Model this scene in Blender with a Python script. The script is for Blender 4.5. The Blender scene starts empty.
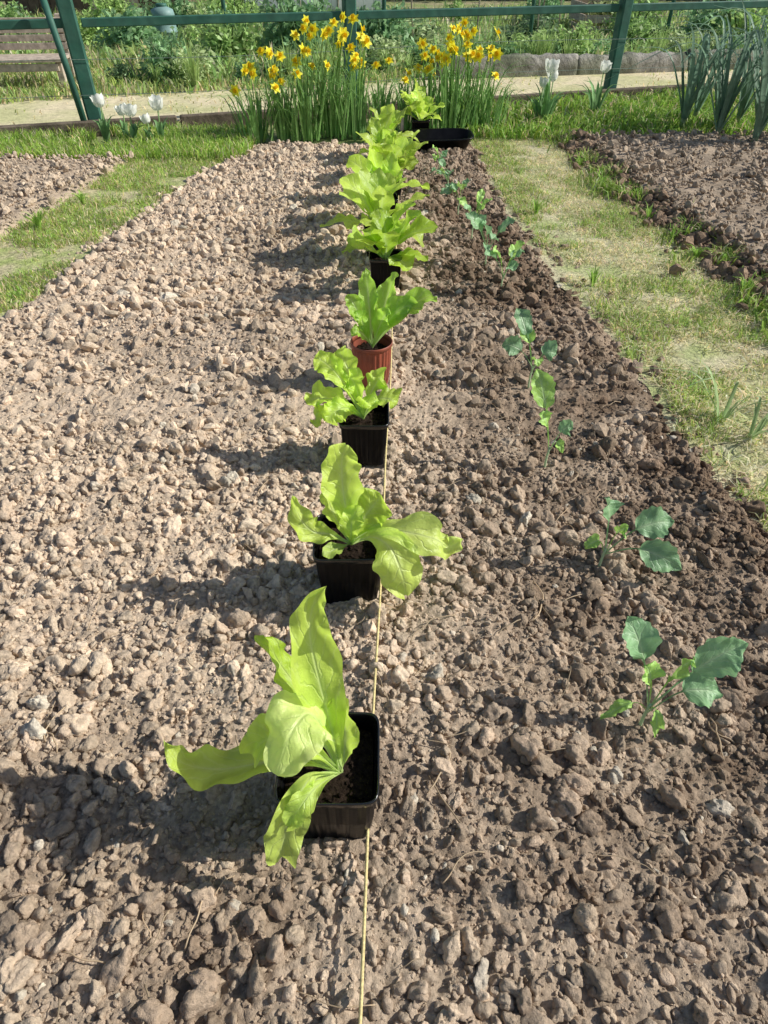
import bpy, bmesh, math, random
import numpy as np
from mathutils import Vector, Matrix, noise as mnoise
R = np.random.default_rng(7); random.seed(7)
scene = bpy.context.scene
COL = scene.collection

# ---------------------------------------------------------------- materials
def mat(name, base=(.5,.5,.5), attr=None, nscale=40, namt=.25, bump=.3, bscale=80, bdist=.01, rough=.8, trans=0, spec=.3, veins=False, tint=None, tscale=3, vamt=.6):
    m = bpy.data.materials.new(name); m.use_nodes = True
    nt = m.node_tree; N = nt.nodes; L = nt.links
    P = N['Principled BSDF']; out = N['Material Output']
    tc = N.new('ShaderNodeTexCoord')
    n1 = N.new('ShaderNodeTexNoise'); n1.inputs['Scale'].default_value = nscale; n1.inputs['Detail'].default_value = 6
    L.new(tc.outputs['Object'], n1.inputs['Vector'])
    mr = N.new('ShaderNodeMapRange'); mr.inputs[1].default_value=.3; mr.inputs[2].default_value=.7
    mr.inputs[3].default_value = 1-namt; mr.inputs[4].default_value = 1+namt
    L.new(n1.outputs['Fac'], mr.inputs[0])
    if attr:
        a = N.new('ShaderNodeAttribute'); a.attribute_name = attr; src = a.outputs['Color']
    else:
        c = N.new('ShaderNodeRGB'); c.outputs[0].default_value = (*base,1); src = c.outputs[0]
    if tint:
        n3 = N.new('ShaderNodeTexNoise'); n3.inputs['Scale'].default_value = tscale; n3.inputs['Detail'].default_value = 8
        L.new(tc.outputs['Object'], n3.inputs['Vector'])
        m3 = N.new('ShaderNodeMapRange'); m3.inputs[1].default_value=.42; m3.inputs[2].default_value=.6
        L.new(n3.outputs['Fac'], m3.inputs[0])
        mx = N.new('ShaderNodeMixRGB'); mx.inputs[2].default_value=(*tint,1)
        L.new(m3.outputs[0], mx.inputs[0]); L.new(src, mx.inputs[1]); src = mx.outputs[0]
    sc = N.new('ShaderNodeVectorMath'); sc.operation='SCALE'
    L.new(src, sc.inputs[0]); L.new(mr.outputs[0], sc.inputs['Scale'])
    colout = sc.outputs[0]
    hsrc = None
    if veins:
        uv = N.new('ShaderNodeUVMap'); sp = N.new('ShaderNodeSeparateXYZ'); L.new(uv.outputs[0], sp.inputs[0])
        def M(op,a,b=None):
            k=N.new('ShaderNodeMath'); k.operation=op
            for i,x in enumerate((a,b)):
                if x is None: continue
                if isinstance(x,(int,float)): k.inputs[i].default_value=x
                else: L.new(x,k.inputs[i])
            return k.outputs[0]
        av = M('ABSOLUTE', sp.outputs[0])
        ph = M('SUBTRACT', M('MULTIPLY', sp.outputs[1], 8.0), M('MULTIPLY', av, 1.9))
        ph = M('ADD', ph, M('MULTIPLY', n1.outputs['Fac'], 1.6))
        sn = M('SINE', M('MULTIPLY', ph, 6.2832))
        mv = N.new('ShaderNodeMapRange'); mv.inputs[1].default_value=.72; mv.inputs[2].default_value=1.0
        L.new(sn, mv.inputs[0])
        mid = N.new('ShaderNodeMapRange'); mid.inputs[1].default_value=.075; mid.inputs[2].default_value=.01
        L.new(av, mid.inputs[0])
        midf = M('MULTIPLY', mid.outputs[0], M('SUBTRACT', 1.15, sp.outputs[1]))
        vv = M('MAXIMUM', M('MULTIPLY', mv.outputs[0], .34), midf)
        mx2 = N.new('ShaderNodeMixRGB'); mx2.blend_type='MIX'
        mx2.inputs[2].default_value = (*veins,1)
        L.new(M('MULTIPLY', vv, vamt), mx2.inputs[0]); L.new(colout, mx2.inputs[1]); colout = mx2.outputs[0]
        hsrc = vv
    L.new(colout, P.inputs['Base Color'])
    P.inputs['Roughness'].default_value = rough
    P.inputs['Specular IOR Level'].default_value = spec
    if bump:
        n2 = N.new('ShaderNodeTexNoise'); n2.inputs['Scale'].default_value=bscale; n2.inputs['Detail'].default_value=8
        n2.inputs['Roughness'].default_value=.65
        L.new(tc.outputs['Object'], n2.inputs['Vector'])
        b = N.new('ShaderNodeBump'); b.inputs['Strength'].default_value=bump; b.inputs['Distance'].default_value=bdist
        h = n2.outputs['Fac']
        if hsrc is not None:
            k=N.new('ShaderNodeMath'); k.operation='SUBTRACT'; L.new(h,k.inputs[0]); L.new(hsrc,k.inputs[1]); h=k.outputs[0]
        L.new(h, b.inputs['Height']); L.new(b.outputs[0], P.inputs['Normal'])
    if trans:
        t = N.new('ShaderNodeBsdfTranslucent'); s2 = N.new('ShaderNodeVectorMath'); s2.operation='SCALE'; s2.inputs['Scale'].default_value=1.2
        L.new(colout, s2.inputs[0]); L.new(s2.outputs[0], t.inputs['Color'])
        ms = N.new('ShaderNodeMixShader'); ms.inputs[0].default_value = trans
        L.new(P.outputs[0], ms.inputs[1]); L.new(t.outputs[0], ms.inputs[2]); L.new(ms.outputs[0], out.inputs[0])
    return m

M_soil  = mat('dry_soil', attr='Col', nscale=170, namt=.24, bump=.9, bscale=330, bdist=.004, rough=.95, spec=.06)
M_grass = mat('grass_blades', attr='Col', nscale=8, namt=.2, bump=0, rough=.6, trans=.35)
M_leafc = mat('foliage', attr='Col', nscale=20, namt=.25, bump=0, rough=.5, trans=.35)
M_lett  = mat('lettuce_leaf', attr='Col', nscale=45, namt=.10, bump=.45, bscale=70, bdist=.007, rough=.34, trans=.48, spec=.7, veins=(.80,.90,.44), vamt=.5)
M_brass = mat('cabbage_leaf', attr='Col', nscale=60, namt=.14, bump=.4, bscale=90, bdist=.005, rough=.40, trans=.28, spec=.55, veins=(.56,.72,.48))
M_pot   = mat('black_plastic', base=(.004,.004,.005), nscale=30, namt=.4, bump=.12, bscale=120, bdist=.002, rough=.30, spec=.14, tint=(.006,.006,.007), tscale=25)
M_rim   = mat('black_plastic_rim', base=(.010,.010,.011), nscale=30, namt=.3, bump=.05, bscale=120, bdist=.001, rough=.20, spec=.7)
M_tpot  = mat('terracotta_plastic', base=(.30,.075,.04), nscale=30, namt=.2, bump=.15, bscale=120, bdist=.003, rough=.5, spec=.4, tint=(.24,.075,.05), tscale=18)
M_psoil = mat('potting_soil', base=(.035,.023,.016), nscale=150, namt=.6, bump=1, bscale=200, bdist=.01, rough=.95, spec=.1)
M_twine = mat('twine', base=(.66,.54,.26), nscale=300, namt=.3, bump=.6, bscale=600, bdist=.001, rough=.9, spec=.1)
M_green = mat('green_paint', base=(.035,.12,.085), nscale=15, namt=.25, bump=.2, bscale=60, bdist=.003, rough=.55, tint=(.05,.135,.10), tscale=9)
M_wood  = mat('weathered_wood', base=(.48,.40,.32), nscale=25, namt=.35, bump=.6, bscale=60, bdist=.006, rough=.85, spec=.15)
M_conc  = mat('concrete', base=(.32,.30,.26), nscale=10, namt=.4, bump=1, bscale=22, bdist=.03, rough=.9, spec=.15, tint=(.17,.18,.12), tscale=3)
M_kerb  = mat('dark_board', base=(.15,.12,.09), nscale=14, namt=.4, bump=.7, bscale=50, bdist=.01, rough=.9, spec=.15)
M_path  = mat('sandy_path', base=(.72,.62,.41), nscale=30, namt=.2, bump=.6, bscale=60, bdist=.01, rough=.95, spec=.1, tint=(.55,.53,.28), tscale=1.6)
M_grnd  = mat('ground_turf', base=(.25,.30,.11), nscale=20, namt=.35, bump=.8, bscale=40, bdist=.02, rough=.95, spec=.1, tint=(.36,.32,.19), tscale=1.2)
M_lpath = mat('turf_left', base=(.38,.43,.16), nscale=60, namt=.35, bump=.8, bscale=90, bdist=.01, rough=.95, spec=.1, tint=(.54,.48,.29), tscale=9)
M_rpath = mat('turf_right', base=(.62,.56,.36), nscale=70, namt=.35, bump=.8, bscale=120, bdist=.01, rough=.95, spec=.1, tint=(.42,.46,.20), tscale=6)
M_petal = mat('yellow_petal', base=(.95,.88,.06), nscale=40, namt=.08, bump=0, rough=.5, trans=.35)
M_trump = mat('deep_yellow_trumpet', base=(.95,.72,.02), nscale=40, namt=.08, bump=0, rough=.5, trans=.25)
M_white = mat('white_petal', base=(.86,.86,.80), nscale=40, namt=.06, bump=0, rough=.5, trans=.3)
M_barr  = mat('pale_green_plastic', base=(.20,.32,.30), nscale=8, namt=.15, bump=.1, bscale=30, rough=.5)
M_film  = mat('tunnel_film', base=(.74,.76,.74), nscale=3, namt=.1, bump=.2, bscale=8, bdist=.02, rough=.35, trans=.3)
M_wire  = mat('galvanised_wire', base=(.20,.26,.22), nscale=60, namt=.2, bump=0, rough=.5)
M_dwood = mat('dark_shed_boards', base=(.14,.10,.07), nscale=12, namt=.4, bump=.6, bscale=30, bdist=.01, rough=.85)

# ---------------------------------------------------------------- mesh helpers
def finish(ob, kind=None, label=None, cat=None, group=None, parent=None):
    COL.objects.link(ob)
    if kind: ob['kind']=kind
    if label: ob['label']=label
    if cat: ob['category']=cat
    if group: ob['group']=group
    if parent is not None: ob.parent = parent
    return ob
def empty(name, loc, label, cat, group=None):
    e = bpy.data.objects.new(name, None); e.empty_display_size=.05; e.location = loc
    return finish(e, label=label, cat=cat, group=group)
def mesh_np(name, V, Fs, cols=None, mats=(), smooth=True):
    me = bpy.data.meshes.new(name)
    V = np.asarray(V, dtype=np.float32)
    me.vertices.add(len(V)); me.vertices.foreach_set('co', V.ravel())
    Fs=[np.asarray(f,dtype=np.int32) for f in Fs if len(f)]
    loops = np.concatenate([f.ravel() for f in Fs])
    tot = np.concatenate([np.full(len(f), f.shape[1], np.int32) for f in Fs])
    start = np.concatenate([[0], np.cumsum(tot)[:-1]]).astype(np.int32)
    me.loops.add(len(loops)); me.loops.foreach_set('vertex_index', loops)
    me.polygons.add(len(tot)); me.polygons.foreach_set('loop_start', start)
    me.update(calc_edges=True)
    me.polygons.foreach_set('use_smooth', np.full(len(tot), smooth, dtype=bool) if isinstance(smooth,bool) else smooth)
    if cols is not None:
        a = me.color_attributes.new('Col','FLOAT_COLOR','POINT')
        c = np.ones((len(V),4),np.float32); c[:,:3]=cols
        a.data.foreach_set('color', c.ravel())
    for m in mats: me.materials.append(m)
    me.update()
    return me
class Acc:
    def __init__(s): s.V=[]; s.F=[]; s.C=[]; s.UV=[]; s.n=0
    def add(s, V, F, C=None, UV=None):
        V=np.asarray(V,float); s.V.append(V); s.F.append(np.asarray(F,int)+s.n)
        s.C.append(np.broadcast_to(np.asarray(C if C is not None else (.5,.5,.5),float),(len(V),3)))
        s.UV.append(UV if UV is not None else np.zeros((len(V),2))); s.n+=len(V)
    def mesh(s, name, mats, smooth=True, off=(0,0,0), uv=False):
        V=np.concatenate(s.V)-np.asarray(off)
        by={}
        for f in s.F: by.setdefault(f.shape[1],[]).append(f)
        Fs=[np.concatenate(v) for v in by.values()]
        me=mesh_np(name,V,Fs,np.concatenate(s.C),mats,smooth)
        if uv:
            l=me.uv_layers.new(name='UVMap'); UV=np.concatenate(s.UV)
            idx=np.empty(len(me.loops),np.int32); me.loops.foreach_get('vertex_index',idx)
            l.data.foreach_set('uv', UV[idx].astype(np.float32).ravel())
        return me
def ob_mesh(name, me, loc=(0,0,0)):
    o=bpy.data.objects.new(name, me); o.location=loc; return o
def box(acc, c, d, ax=0.0, C=None, bev=.12):
    x,y,z=np.array(d)/2; b=min(x,y,z)*bev*2
    prof=[(-z,-b),(-z+b,0),(z-b,0),(z,-b)]
    V=[]
    for h,o in prof:
        xx,yy=x+o,y+o
        for px,py in ((-xx+b,-yy),(xx-b,-yy),(xx,-yy+b),(xx,yy-b),(xx-b,yy),(-xx+b,yy),(-xx,yy-b),(-xx,-yy+b)):
            V.append((px,py,h))
    V=np.array(V)
    ca,sa=math.cos(ax),math.sin(ax)
    V=V@np.array([[ca,sa,0],[-sa,ca,0],[0,0,1]])+np.array(c)
    F=[]
    for r in range(3):
        for i in range(8): F.append((r*8+i,r*8+(i+1)%8,(r+1)*8+(i+1)%8,(r+1)*8+i))
    acc.add(V,F,C)
    a=np.arange(8)
    acc.F.append((np.array([a[::-1], 24+a])+acc.n-len(V)))
def tube(acc, pts, r, seg=6, C=None, r2=None):
    P=np.array(pts,float); T=np.gradient(P,axis=0); T/=np.linalg.norm(T,axis=1)[:,None]+1e-9
    up=np.array([0,0,1.]) if abs(T[0,2])<.9 else np.array([1.,0,0])
    S=np.cross(T,up); S/=np.linalg.norm(S,axis=1)[:,None]+1e-9; N=np.cross(S,T)
    rr=np.linspace(r, r if r2 is None else r2, len(P))[:,None,None]
    ang=np.linspace(0,2*math.pi,seg,endpoint=False)
    V=(P[:,None]+rr*(np.cos(ang)[None,:,None]*S[:,None]+np.sin(ang)[None,:,None]*N[:,None])).reshape(-1,3)
    F=[(i*seg+j,i*seg+(j+1)%seg,(i+1)*seg+(j+1)%seg,(i+1)*seg+j) for i in range(len(P)-1) for j in range(seg)]
    acc.add(V,F,C)
    a=np.arange(seg); acc.F.append(np.array([a[::-1],(len(P)-1)*seg+a])+acc.n-len(V))
def catmull(pts,n):
    P=np.array(pts,float); P=np.vstack([2*P[0]-P[1],P,2*P[-1]-P[-2]])
    t=np.linspace(0,len(P)-3-1e-6,n); i=t.astype(int); f=(t-i)[:,None]
    p0,p1,p2,p3=P[i],P[i+1],P[i+2],P[i+3]
    return .5*((2*p1)+(-p0+p2)*f+(2*p0-5*p1+4*p2-p3)*f**2+(-p0+3*p1-3*p2+p3)*f**3)
def sstep(x,a,b):
    t=np.clip((x-a)/(b-a),0,1); return t*t*(3-2*t)

# ---------------------------------------------------------------- noise
TB=[R.random((256,256)) for _ in range(6)]
def vn(x,y,k=0):
    xi=np.floor(x).astype(int); yi=np.floor(y).astype(int); fx=x-xi; fy=y-yi
    fx=fx*fx*(3-2*fx); fy=fy*fy*(3-2*fy); T=TB[k]
    a=T[xi&255,yi&255]; b=T[(xi+1)&255,yi&255]; c=T[xi&255,(yi+1)&255]; d=T[(xi+1)&255,(yi+1)&255]
    return (a*(1-fx)+b*fx)*(1-fy)+(c*(1-fx)+d*fx)*fy
def fbm(x,y,s,o=4,k=0):
    v=0;a=.5;t=0
    for i in range(o): v=v+a*vn(x*s+17*i,y*s+31*i,(k+i)%6); t+=a; a*=.5; s*=2.03
    return v/t
def bumps(x,y,s,k=0):
    x=x*s;y=y*s; xi=np.floor(x).astype(int); yi=np.floor(y).astype(int); best=np.zeros_like(x)
    for dx in(-1,0,1):
        for dy in(-1,0,1):
            cx=(xi+dx)&255; cy=(yi+dy)&255
            px=xi+dx+TB[k][cx,cy]; py=yi+dy+TB[(k+1)%6][cx,cy]; r=.35+.5*TB[(k+2)%6][cx,cy]
            d2=(x-px)**2+(y-py)**2
            best=np.maximum(best, r*np.sqrt(np.maximum(0,1-d2/(r*r))))
    return best
# ---------------------------------------------------------------- bed layout
GZ=-.015
def XL(y): return np.interp(y,[-.8,1,2.07,2.78,3.42,4.22,4.5],[-1.5,-1.38,-1.22,-1.12,-1.05,-.86,-.82])+.06*(fbm(y,y*0+3,4)-.5)+.03*(fbm(y,y*0+3,22)-.5)
def XR(y): return np.interp(y,[-.8,1.05,1.73,2.73,4.47],[.86,.78,.72,.61,.535])+.07*(fbm(y,y*0+9,5)-.5)+.05*(fbm(y,y*0+3,25)-.5)
YT=4.42
def edge(x,y):
    d=np.minimum(np.minimum(x-XL(y),XR(y)-x),YT-y); return sstep(d,0,.09)
def HB(x,y):
    e=edge(x,y)
    h=.030*(fbm(x,y,2.6,3)-.5)*2+.009*fbm(x,y,22,3,2)+.004*bumps(x+3,y+5,52,2)+.005*bumps(x+7,y+2,120,3)+.007*fbm(x,y,100,3,3)-.013
    return GZ-.01+e*(.012-GZ+h)
def wet(x,y):
    w=sstep(x,-.08,.38)*sstep(y,.2,.9)*.72+.32*sstep(fbm(x,y,2.2,4,2),.5,.68)+.22*sstep(y,.8,.3)
    w=w-.20*sstep(x,-.2,-.9)
    w=w*(.25+1.4*fbm(x,y,14,3,4))
    return np.clip(w,0,1)
DRY=np.array([.66,.522,.385]); WET_SHADE=np.array([.235,.166,.113])
def soilcol(x,y,k=1.0):
    w=wet(x,y)[:,None]; c=DRY*(1-w)+WET_SHADE*w
    f=(.76+.48*fbm(x,y,30,3,1))[:,None]
    return c*f*k
def grid(xf0,xf1,ys,nx):
    u=np.linspace(0,1,nx); x0=xf0(ys); x1=xf1(ys)
    X=x0[:,None]*(1-u)+x1[:,None]*u; Y=np.repeat(ys[:,None],nx,1); return X.ravel(),Y.ravel()
def gridfaces(ny,nx):
    i=np.arange(ny-1)[:,None]*nx+np.arange(nx-1)[None]; i=i.ravel()
    return np.stack([i,i+1,i+nx+1,i+nx],1)
ys=np.concatenate([np.arange(-.7,.1,.012),np.arange(.1,1.3,.0030),np.arange(1.3,YT+.005,.0080)])
X,Y=grid(XL,XR,ys,680)
me=mesh_np('soil_bed',np.stack([X,Y,HB(X,Y)],1),[gridfaces(len(ys),680)],soilcol(X,Y,k=.88),[M_soil])
finish(ob_mesh('soil_bed',me),kind='structure')

def sidebed(name,x0f,x1f,y0,y1,hgt,seed,k):
    ys=np.arange(y0,y1,.014); nx=150
    X,Y=grid(x0f,x1f,ys,nx)
    d=np.minimum(np.minimum(X-x0f(Y),x1f(Y)-X),np.minimum(Y-y0,y1-Y)); e=sstep(d,0,.07)
    Z=GZ-.01+e*(hgt+.02*fbm(X+seed,Y,3)+.014*bumps(X+seed,Y,22)+.007*bumps(X,Y+seed,50,2))
    c=DRY*(.60+.5*fbm(X,Y,6,4,2))[:,None]*k
    me=mesh_np(name,np.stack([X,Y,Z],1),[gridfaces(len(ys),nx)],c,[M_soil]); finish(ob_mesh(name,me),kind='structure')
XR2=lambda y: np.interp(y,[.8,2.23,2.73,3.26,4.47],[1.36,1.29,1.24,1.16,1.09])+.07*(fbm(y,y*0+5,5)-.5)+.08*(fbm(y,y*0+5,20)-.5)
XL2=lambda y: np.interp(y,[1.5,2.73,3.19,4.0],[-1.64,-1.51,-1.44,-1.33])+.04*(fbm(y,y*0+2,5)-.5)+.03*(fbm(y,y*0+2,20)-.5)
sidebed('soil_bed_neighbour',XR2,lambda y:0*y+3.4,1.0,4.5,.045,4,.70)
sidebed('soil_bed_beside',lambda y:0*y-3.2,XL2,1.5,4.03,.02,8,.88)

# ---------------------------------------------------------------- clods
def protos(sub,n=20):
    bm=bmesh.new(); bmesh.ops.create_icosphere(bm,subdivisions=sub,radius=1)
    V=np.array([v.co[:] for v in bm.verts]); F=np.array([[v.index for v in f.verts] for f in bm.faces]); bm.free()
    out=[]
    for k in range(n):
        nn=R.normal(size=(8,3)); nn/=np.linalg.norm(nn,axis=1)[:,None]; dd=R.uniform(.5,.98,8)
        dots=V@nn.T; r=np.min(np.where(dots>.1,dd/np.maximum(dots,.1),1.5),axis=1); r=np.minimum(r,1.15)
        nz=np.array([mnoise.fractal(Vector(v*1.5)+Vector((k*9.1,k*3.3,2)),.8,2.2,1+sub) for v in V])
        r=r+ (.25 if sub>1 else .18)*nz
        if sub>2: r=r+np.array([.10*mnoise.noise(Vector(v*6)+Vector((k*5.1,3,k)))+.05*mnoise.noise(Vector(v*12)+Vector((k*5.1,3,k))) for v in V])
        out.append(V*np.maximum(r,.3)[:,None])
    return np.array(out),F
PR={s:protos(s) for s in (1,2,3,4)}
def scatter(xs,ys,zs,rs,cols,sub):
    P,F=PR[sub]; n=len(xs)
    q=R.normal(size=(n,4)); q/=np.linalg.norm(q,axis=1)[:,None]; w,x,y,z=q.T
    M=np.stack([1-2*(y*y+z*z),2*(x*y-z*w),2*(x*z+y*w),2*(x*y+z*w),1-2*(x*x+z*z),2*(y*z-x*w),2*(x*z-y*w),2*(y*z+x*w),1-2*(x*x+y*y)],1).reshape(n,3,3)
    sc=np.stack([R.uniform(.95,1.45,n),R.uniform(.8,1.1,n),R.uniform(.6,.95,n)],1)*rs[:,None]
    V=P[R.integers(0,len(P),n)]*sc[:,None,:]
    V=np.einsum('nij,nvj->nvi',M,V)+np.stack([xs,ys,zs],1)[:,None]
    Fa=(F[None]+(np.arange(n)*P.shape[1])[:,None,None]).reshape(-1,3)
    C=np.repeat(cols,P.shape[1],0)
    return V.reshape(-1,3),Fa,C
POTS=[(-.068,.450),(-.060,.862),(-.043,1.270),(-.032,1.600)]
def clods(name,xs,ys,rs,hf,cols,levels,label):
    zs=hf(xs,ys)+rs*.18
    Vs=[];Fs=[];Cs=[];Sm=[];n=0
    for sub,sel in levels:
        if sel.sum()==0: continue
        V,F,C=scatter(xs[sel],ys[sel],zs[sel],rs[sel],cols[sel],sub); Vs.append(V);Fs.append(F+n);Cs.append(C);n+=len(V)
        Sm.append(np.full(len(F),sub>=3,dtype=bool))
    me=mesh_np(name,np.concatenate(Vs),[np.concatenate(Fs)],np.concatenate(Cs),[M_soil],smooth=np.concatenate(Sm))
    finish(ob_mesh(name,me),kind='stuff',label=label,cat='soil')
def bedpts(n,y0,y1):
    y=R.uniform(y0,y1,n); x=XL(y)+(XR(y)-XL(y))*R.uniform(-.012,1.012,n)
    return x,y
def clear(x,y):
    k=np.ones(len(x),bool)
    for px,py in POTS: k&=~((abs(x-px)<.052)&(abs(y-py)<.052))
    return k
x1,y1=bedpts(70000,.05,1.4); x2,y2=bedpts(56000,1.4,YT); x3,y3=bedpts(2500,-.7,.05)
ye=R.uniform(.3,YT,3800); xe=np.where(R.random(3800)<.65,XR(ye)+np.abs(R.normal(0,.055,3800)),XL(ye)-np.abs(R.normal(0,.03,3800)))
x=np.concatenate([x1,x2,x3,xe]); y=np.concatenate([y1,y2,y3,ye]); k=clear(x,y); x=x[k];y=y[k]
r=.0023*np.exp(R.normal(0,.66,len(x))); 
clump=fbm(x,y,9,3,5)
big=R.random(len(x))<.044*sstep(clump,.38,.62)+.004; r[big]=R.uniform(.007,.0170,big.sum())
r*=np.where(y>1.6,1.38,1.0); r=np.clip(r,.0012,.022)
r*=(.66+.68*fbm(x,y,5,3,5))
c=soilcol(x,y)*R.uniform(.72,1.2,len(x))[:,None]
pal=R.random(len(x))<.02; c[pal]=np.array([.66,.58,.46])*R.uniform(.75,1.05,pal.sum())[:,None]
c[:,0]*=R.uniform(.98,1.02,len(x))
near=(y<1.3)&(y>0)
clods('soil_clods',x,y,r,HB,c,[(4,near&(r>.0100)),(3,near&(r>.0055)&(r<=.0100)),(2,(near&(r>.0030)&(r<=.0055))|(~near&(r>.007))),(1,(near&(r<=.0030))|(~near&(r<=.007)))],'dry crumbly brown soil clods covering the bed')
def sideclods(name,x0f,x1f,y0,y1,n,hz,k,lab):
    y=R.uniform(y0,y1,n); x=x0f(y)+(x1f(y)-x0f(y))*R.uniform(0,1,n)
    r=np.clip(.0065*np.exp(R.normal(0,.5,n)),.004,.022)
    c=DRY*R.uniform(.6,1.1,n)[:,None]*k
    clods(name,x,y,r,lambda a,b:a*0+hz,c,[(2,r>.011),(1,r<=.011)],lab)
sideclods('neighbour_bed_clods',lambda y:XR2(y)+.03,lambda y:0*y+3.3,1.05,4.45,10000,.049,.76,'crumbly brown clods on the neighbouring raised bed')
y=R.uniform(1.2,4.5,2000); 
xx=XR2(y)+R.normal(-.01,.045,2000); rr=np.clip(.011*np.exp(R.normal(0,.45,2000)),.004,.030)
clods('bed_lip_clods',xx,y,rr,lambda a,b:GZ+.012+.03*sstep(a-XR2(b),-.02,.05),WET_SHADE*R.uniform(.7,1.7,2000)[:,None],[(2,rr>0)],'clods along the raised bed edge, coloured dark for its shaded side')  # wet soil colour reused here to paint the shade on the bed's sunless lip
sideclods('beside_bed_clods',lambda y:0*y-3.1,XL2,1.55,3.98,7000,.026,.97,'pale dry clods on the bed beside the path')

# ---------------------------------------------------------------- ground & paths
def sheet(name,x0f,x1f,y0,y1,z,m,step=.03,nx=40,amp=.006):
    ys=np.arange(y0,y1+step,step); X,Y=grid(x0f,x1f,ys,nx)
    me=mesh_np(name,np.stack([X,Y,z+amp*(fbm(X,Y,9,3)-.5)*2],1),[gridfaces(len(ys),nx)],None,[m]); finish(ob_mesh(name,me),kind='structure')
g=np.array([-120,-60,-30,-15,-8,0,8,15,30,60,120.])
GX,GY=np.meshgrid(g,g+10); 
finish(ob_mesh('ground',mesh_np('ground',np.stack([GX.ravel(),GY.ravel(),0*GX.ravel()+GZ-.012],1),[gridfaces(11,11)],None,[M_grnd])),kind='structure')
sheet('grass_path_left',lambda y:XL2(y)-.06,lambda y:XL(y)+.05,1.0,4.1,GZ,M_lpath)
sheet('grass_path_right',lambda y:XR(y)-.05,lambda y:XR2(y)+.05,-.3,4.6,GZ,M_rpath)
def fy(x): return 4.80+.33*(x+1.79)
xs=np.linspace(-9,9,150); V=[];
for t in np.linspace(0,1,14):
    V.append(np.stack([xs,fy(xs)+.18+t*1.15+.08*(fbm(xs,xs*0+t*2,1.5)-.5),GZ-.004+0*xs+.006*fbm(xs,xs*0+t*6,6)],1))
finish(ob_mesh('path',mesh_np('path',np.concatenate(V),[gridfaces(14,150)],None,[M_path])),kind='structure')

# ---------------------------------------------------------------- grass
def blades(name,x,y,z0,h,w,lean,cols,label):
    n=len(x); a=R.uniform(0,2*math.pi,n); b=R.uniform(0,2*math.pi,n)
    S=np.stack([np.cos(a),np.sin(a),0*a],1); D=np.stack([np.cos(b),np.sin(b),0*b],1)
    P=np.stack([x,y,z0+0*x],1); up=np.array([0,0,1.])
    hh=h[:,None]; ww=(w*R.uniform(.6,1.3,n))[:,None]; ll=(lean*R.uniform(.2,1.5,n))[:,None]
    v0=P-S*ww; v1=P+S*ww; m=P+up*hh*.6+D*hh*ll*.35; v2=m+S*ww*.8; v3=m-S*ww*.8; v4=P+up*hh*(1-.3*np.minimum(ll,1.5))+D*hh*ll
    V=np.stack([v0,v1,v2,v3,v4],1).reshape(-1,3); i=np.arange(n)*5
    return mesh_np(name,V,[np.stack([i,i+1,i+2,i+3],1),np.stack([i+3,i+2,i+4],1)],np.repeat(cols,5,0),[M_grass],smooth=True)
def gcol(n,green,straw,p):
    c=np.where((R.random(n)<p)[:,None],np.array(straw),np.array(green)); return c*R.uniform(.65,1.25,n)[:,None]*np.stack([R.uniform(.85,1.2,n),R.uniform(.95,1.05,n),R.uniform(.8,1.2,n)],1)
GR=(.38,.54,.12); ST=(.72,.63,.38)
def region(n,x0f,x1f,y0,y1,thr=None,s=5,k=1):
    y=R.uniform(y0,y1,n); x=x0f(y)+(x1f(y)-x0f(y))*R.random(n)
    if thr is not None: m=(fbm(x,y,s,3,k)+R.normal(0,.05,n))>thr; x=x[m];y=y[m]
    return x,y
x,y=region(30000,lambda y:XL2(y)-.04,lambda y:XL(y)+.04,1.1,4.15,.40)
finish(ob_mesh('path_grass',blades('path_grass',x,y,GZ,R.uniform(.010,.034,len(x)),.0018,1.0,gcol(len(x),GR,ST,.32),'')),kind='stuff',label='short green grass on the trodden path',cat='grass')
x,y=region(26000,lambda y:0*y-3.6,lambda y:0*y-.75,4.02,4.75,.36)
m=(y<fy(x)-.08); x=x[m];y=y[m]
finish(ob_mesh('verge_grass',blades('verge_grass',x,y,GZ,R.uniform(.03,.085,len(x)),.0028,.6,gcol(len(x),(.34,.52,.09),ST,.2),'')),kind='stuff',label='lush green grass verge before the kerb board',cat='grass')
x,y=region(44000,lambda y:XR(y)-.02,lambda y:XR2(y)+.02,.3,4.6,.42,9,5)
finish(ob_mesh('dry_grass_clippings',blades('dry_grass',x,y,GZ+.002,R.uniform(.004,.022,len(x)),.0015,2.4,gcol(len(x),(.50,.55,.24),(.84,.76,.50),.66),'')),kind='stuff',label='dry yellow grass clippings on the trodden path',cat='grass')
x,y=region(60000,lambda y:XR(y)-.02,lambda y:XR2(y)+.0,.4,4.6)
u=(x-XR(y))/(XR2(y)-XR(y)); m=(fbm(x,y,10,4,3)*.55+fbm(x,y,3,2,1)*.45+R.normal(0,.05,len(x))+.14*np.abs(u-.5)*2-.05)>.515; x=x[m]; y=y[m]
finish(ob_mesh('green_grass_patches',blades('green_patches',x,y,GZ,R.uniform(.008,.034,len(x)),.0017,1.0,gcol(len(x),(.38,.52,.13),ST,.25),'')),kind='stuff',label='patches of short green grass in the dry path',cat='grass')
y=R.uniform(1.2,4.5,9000); x=XR2(y)+R.normal(-.04,.06,len(y)); m=(fbm(x,y,6,3,2)+R.normal(0,.03,len(x)))>.51; x=x[m];y=y[m]
finish(ob_mesh('edge_weeds',blades('edge_weeds',x,y,GZ,R.uniform(.02,.085,len(x)),.003,.8,gcol(len(x),(.28,.43,.08),ST,.2),'')),kind='stuff',label='green weeds growing along the raised bed edge',cat='weeds')
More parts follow.
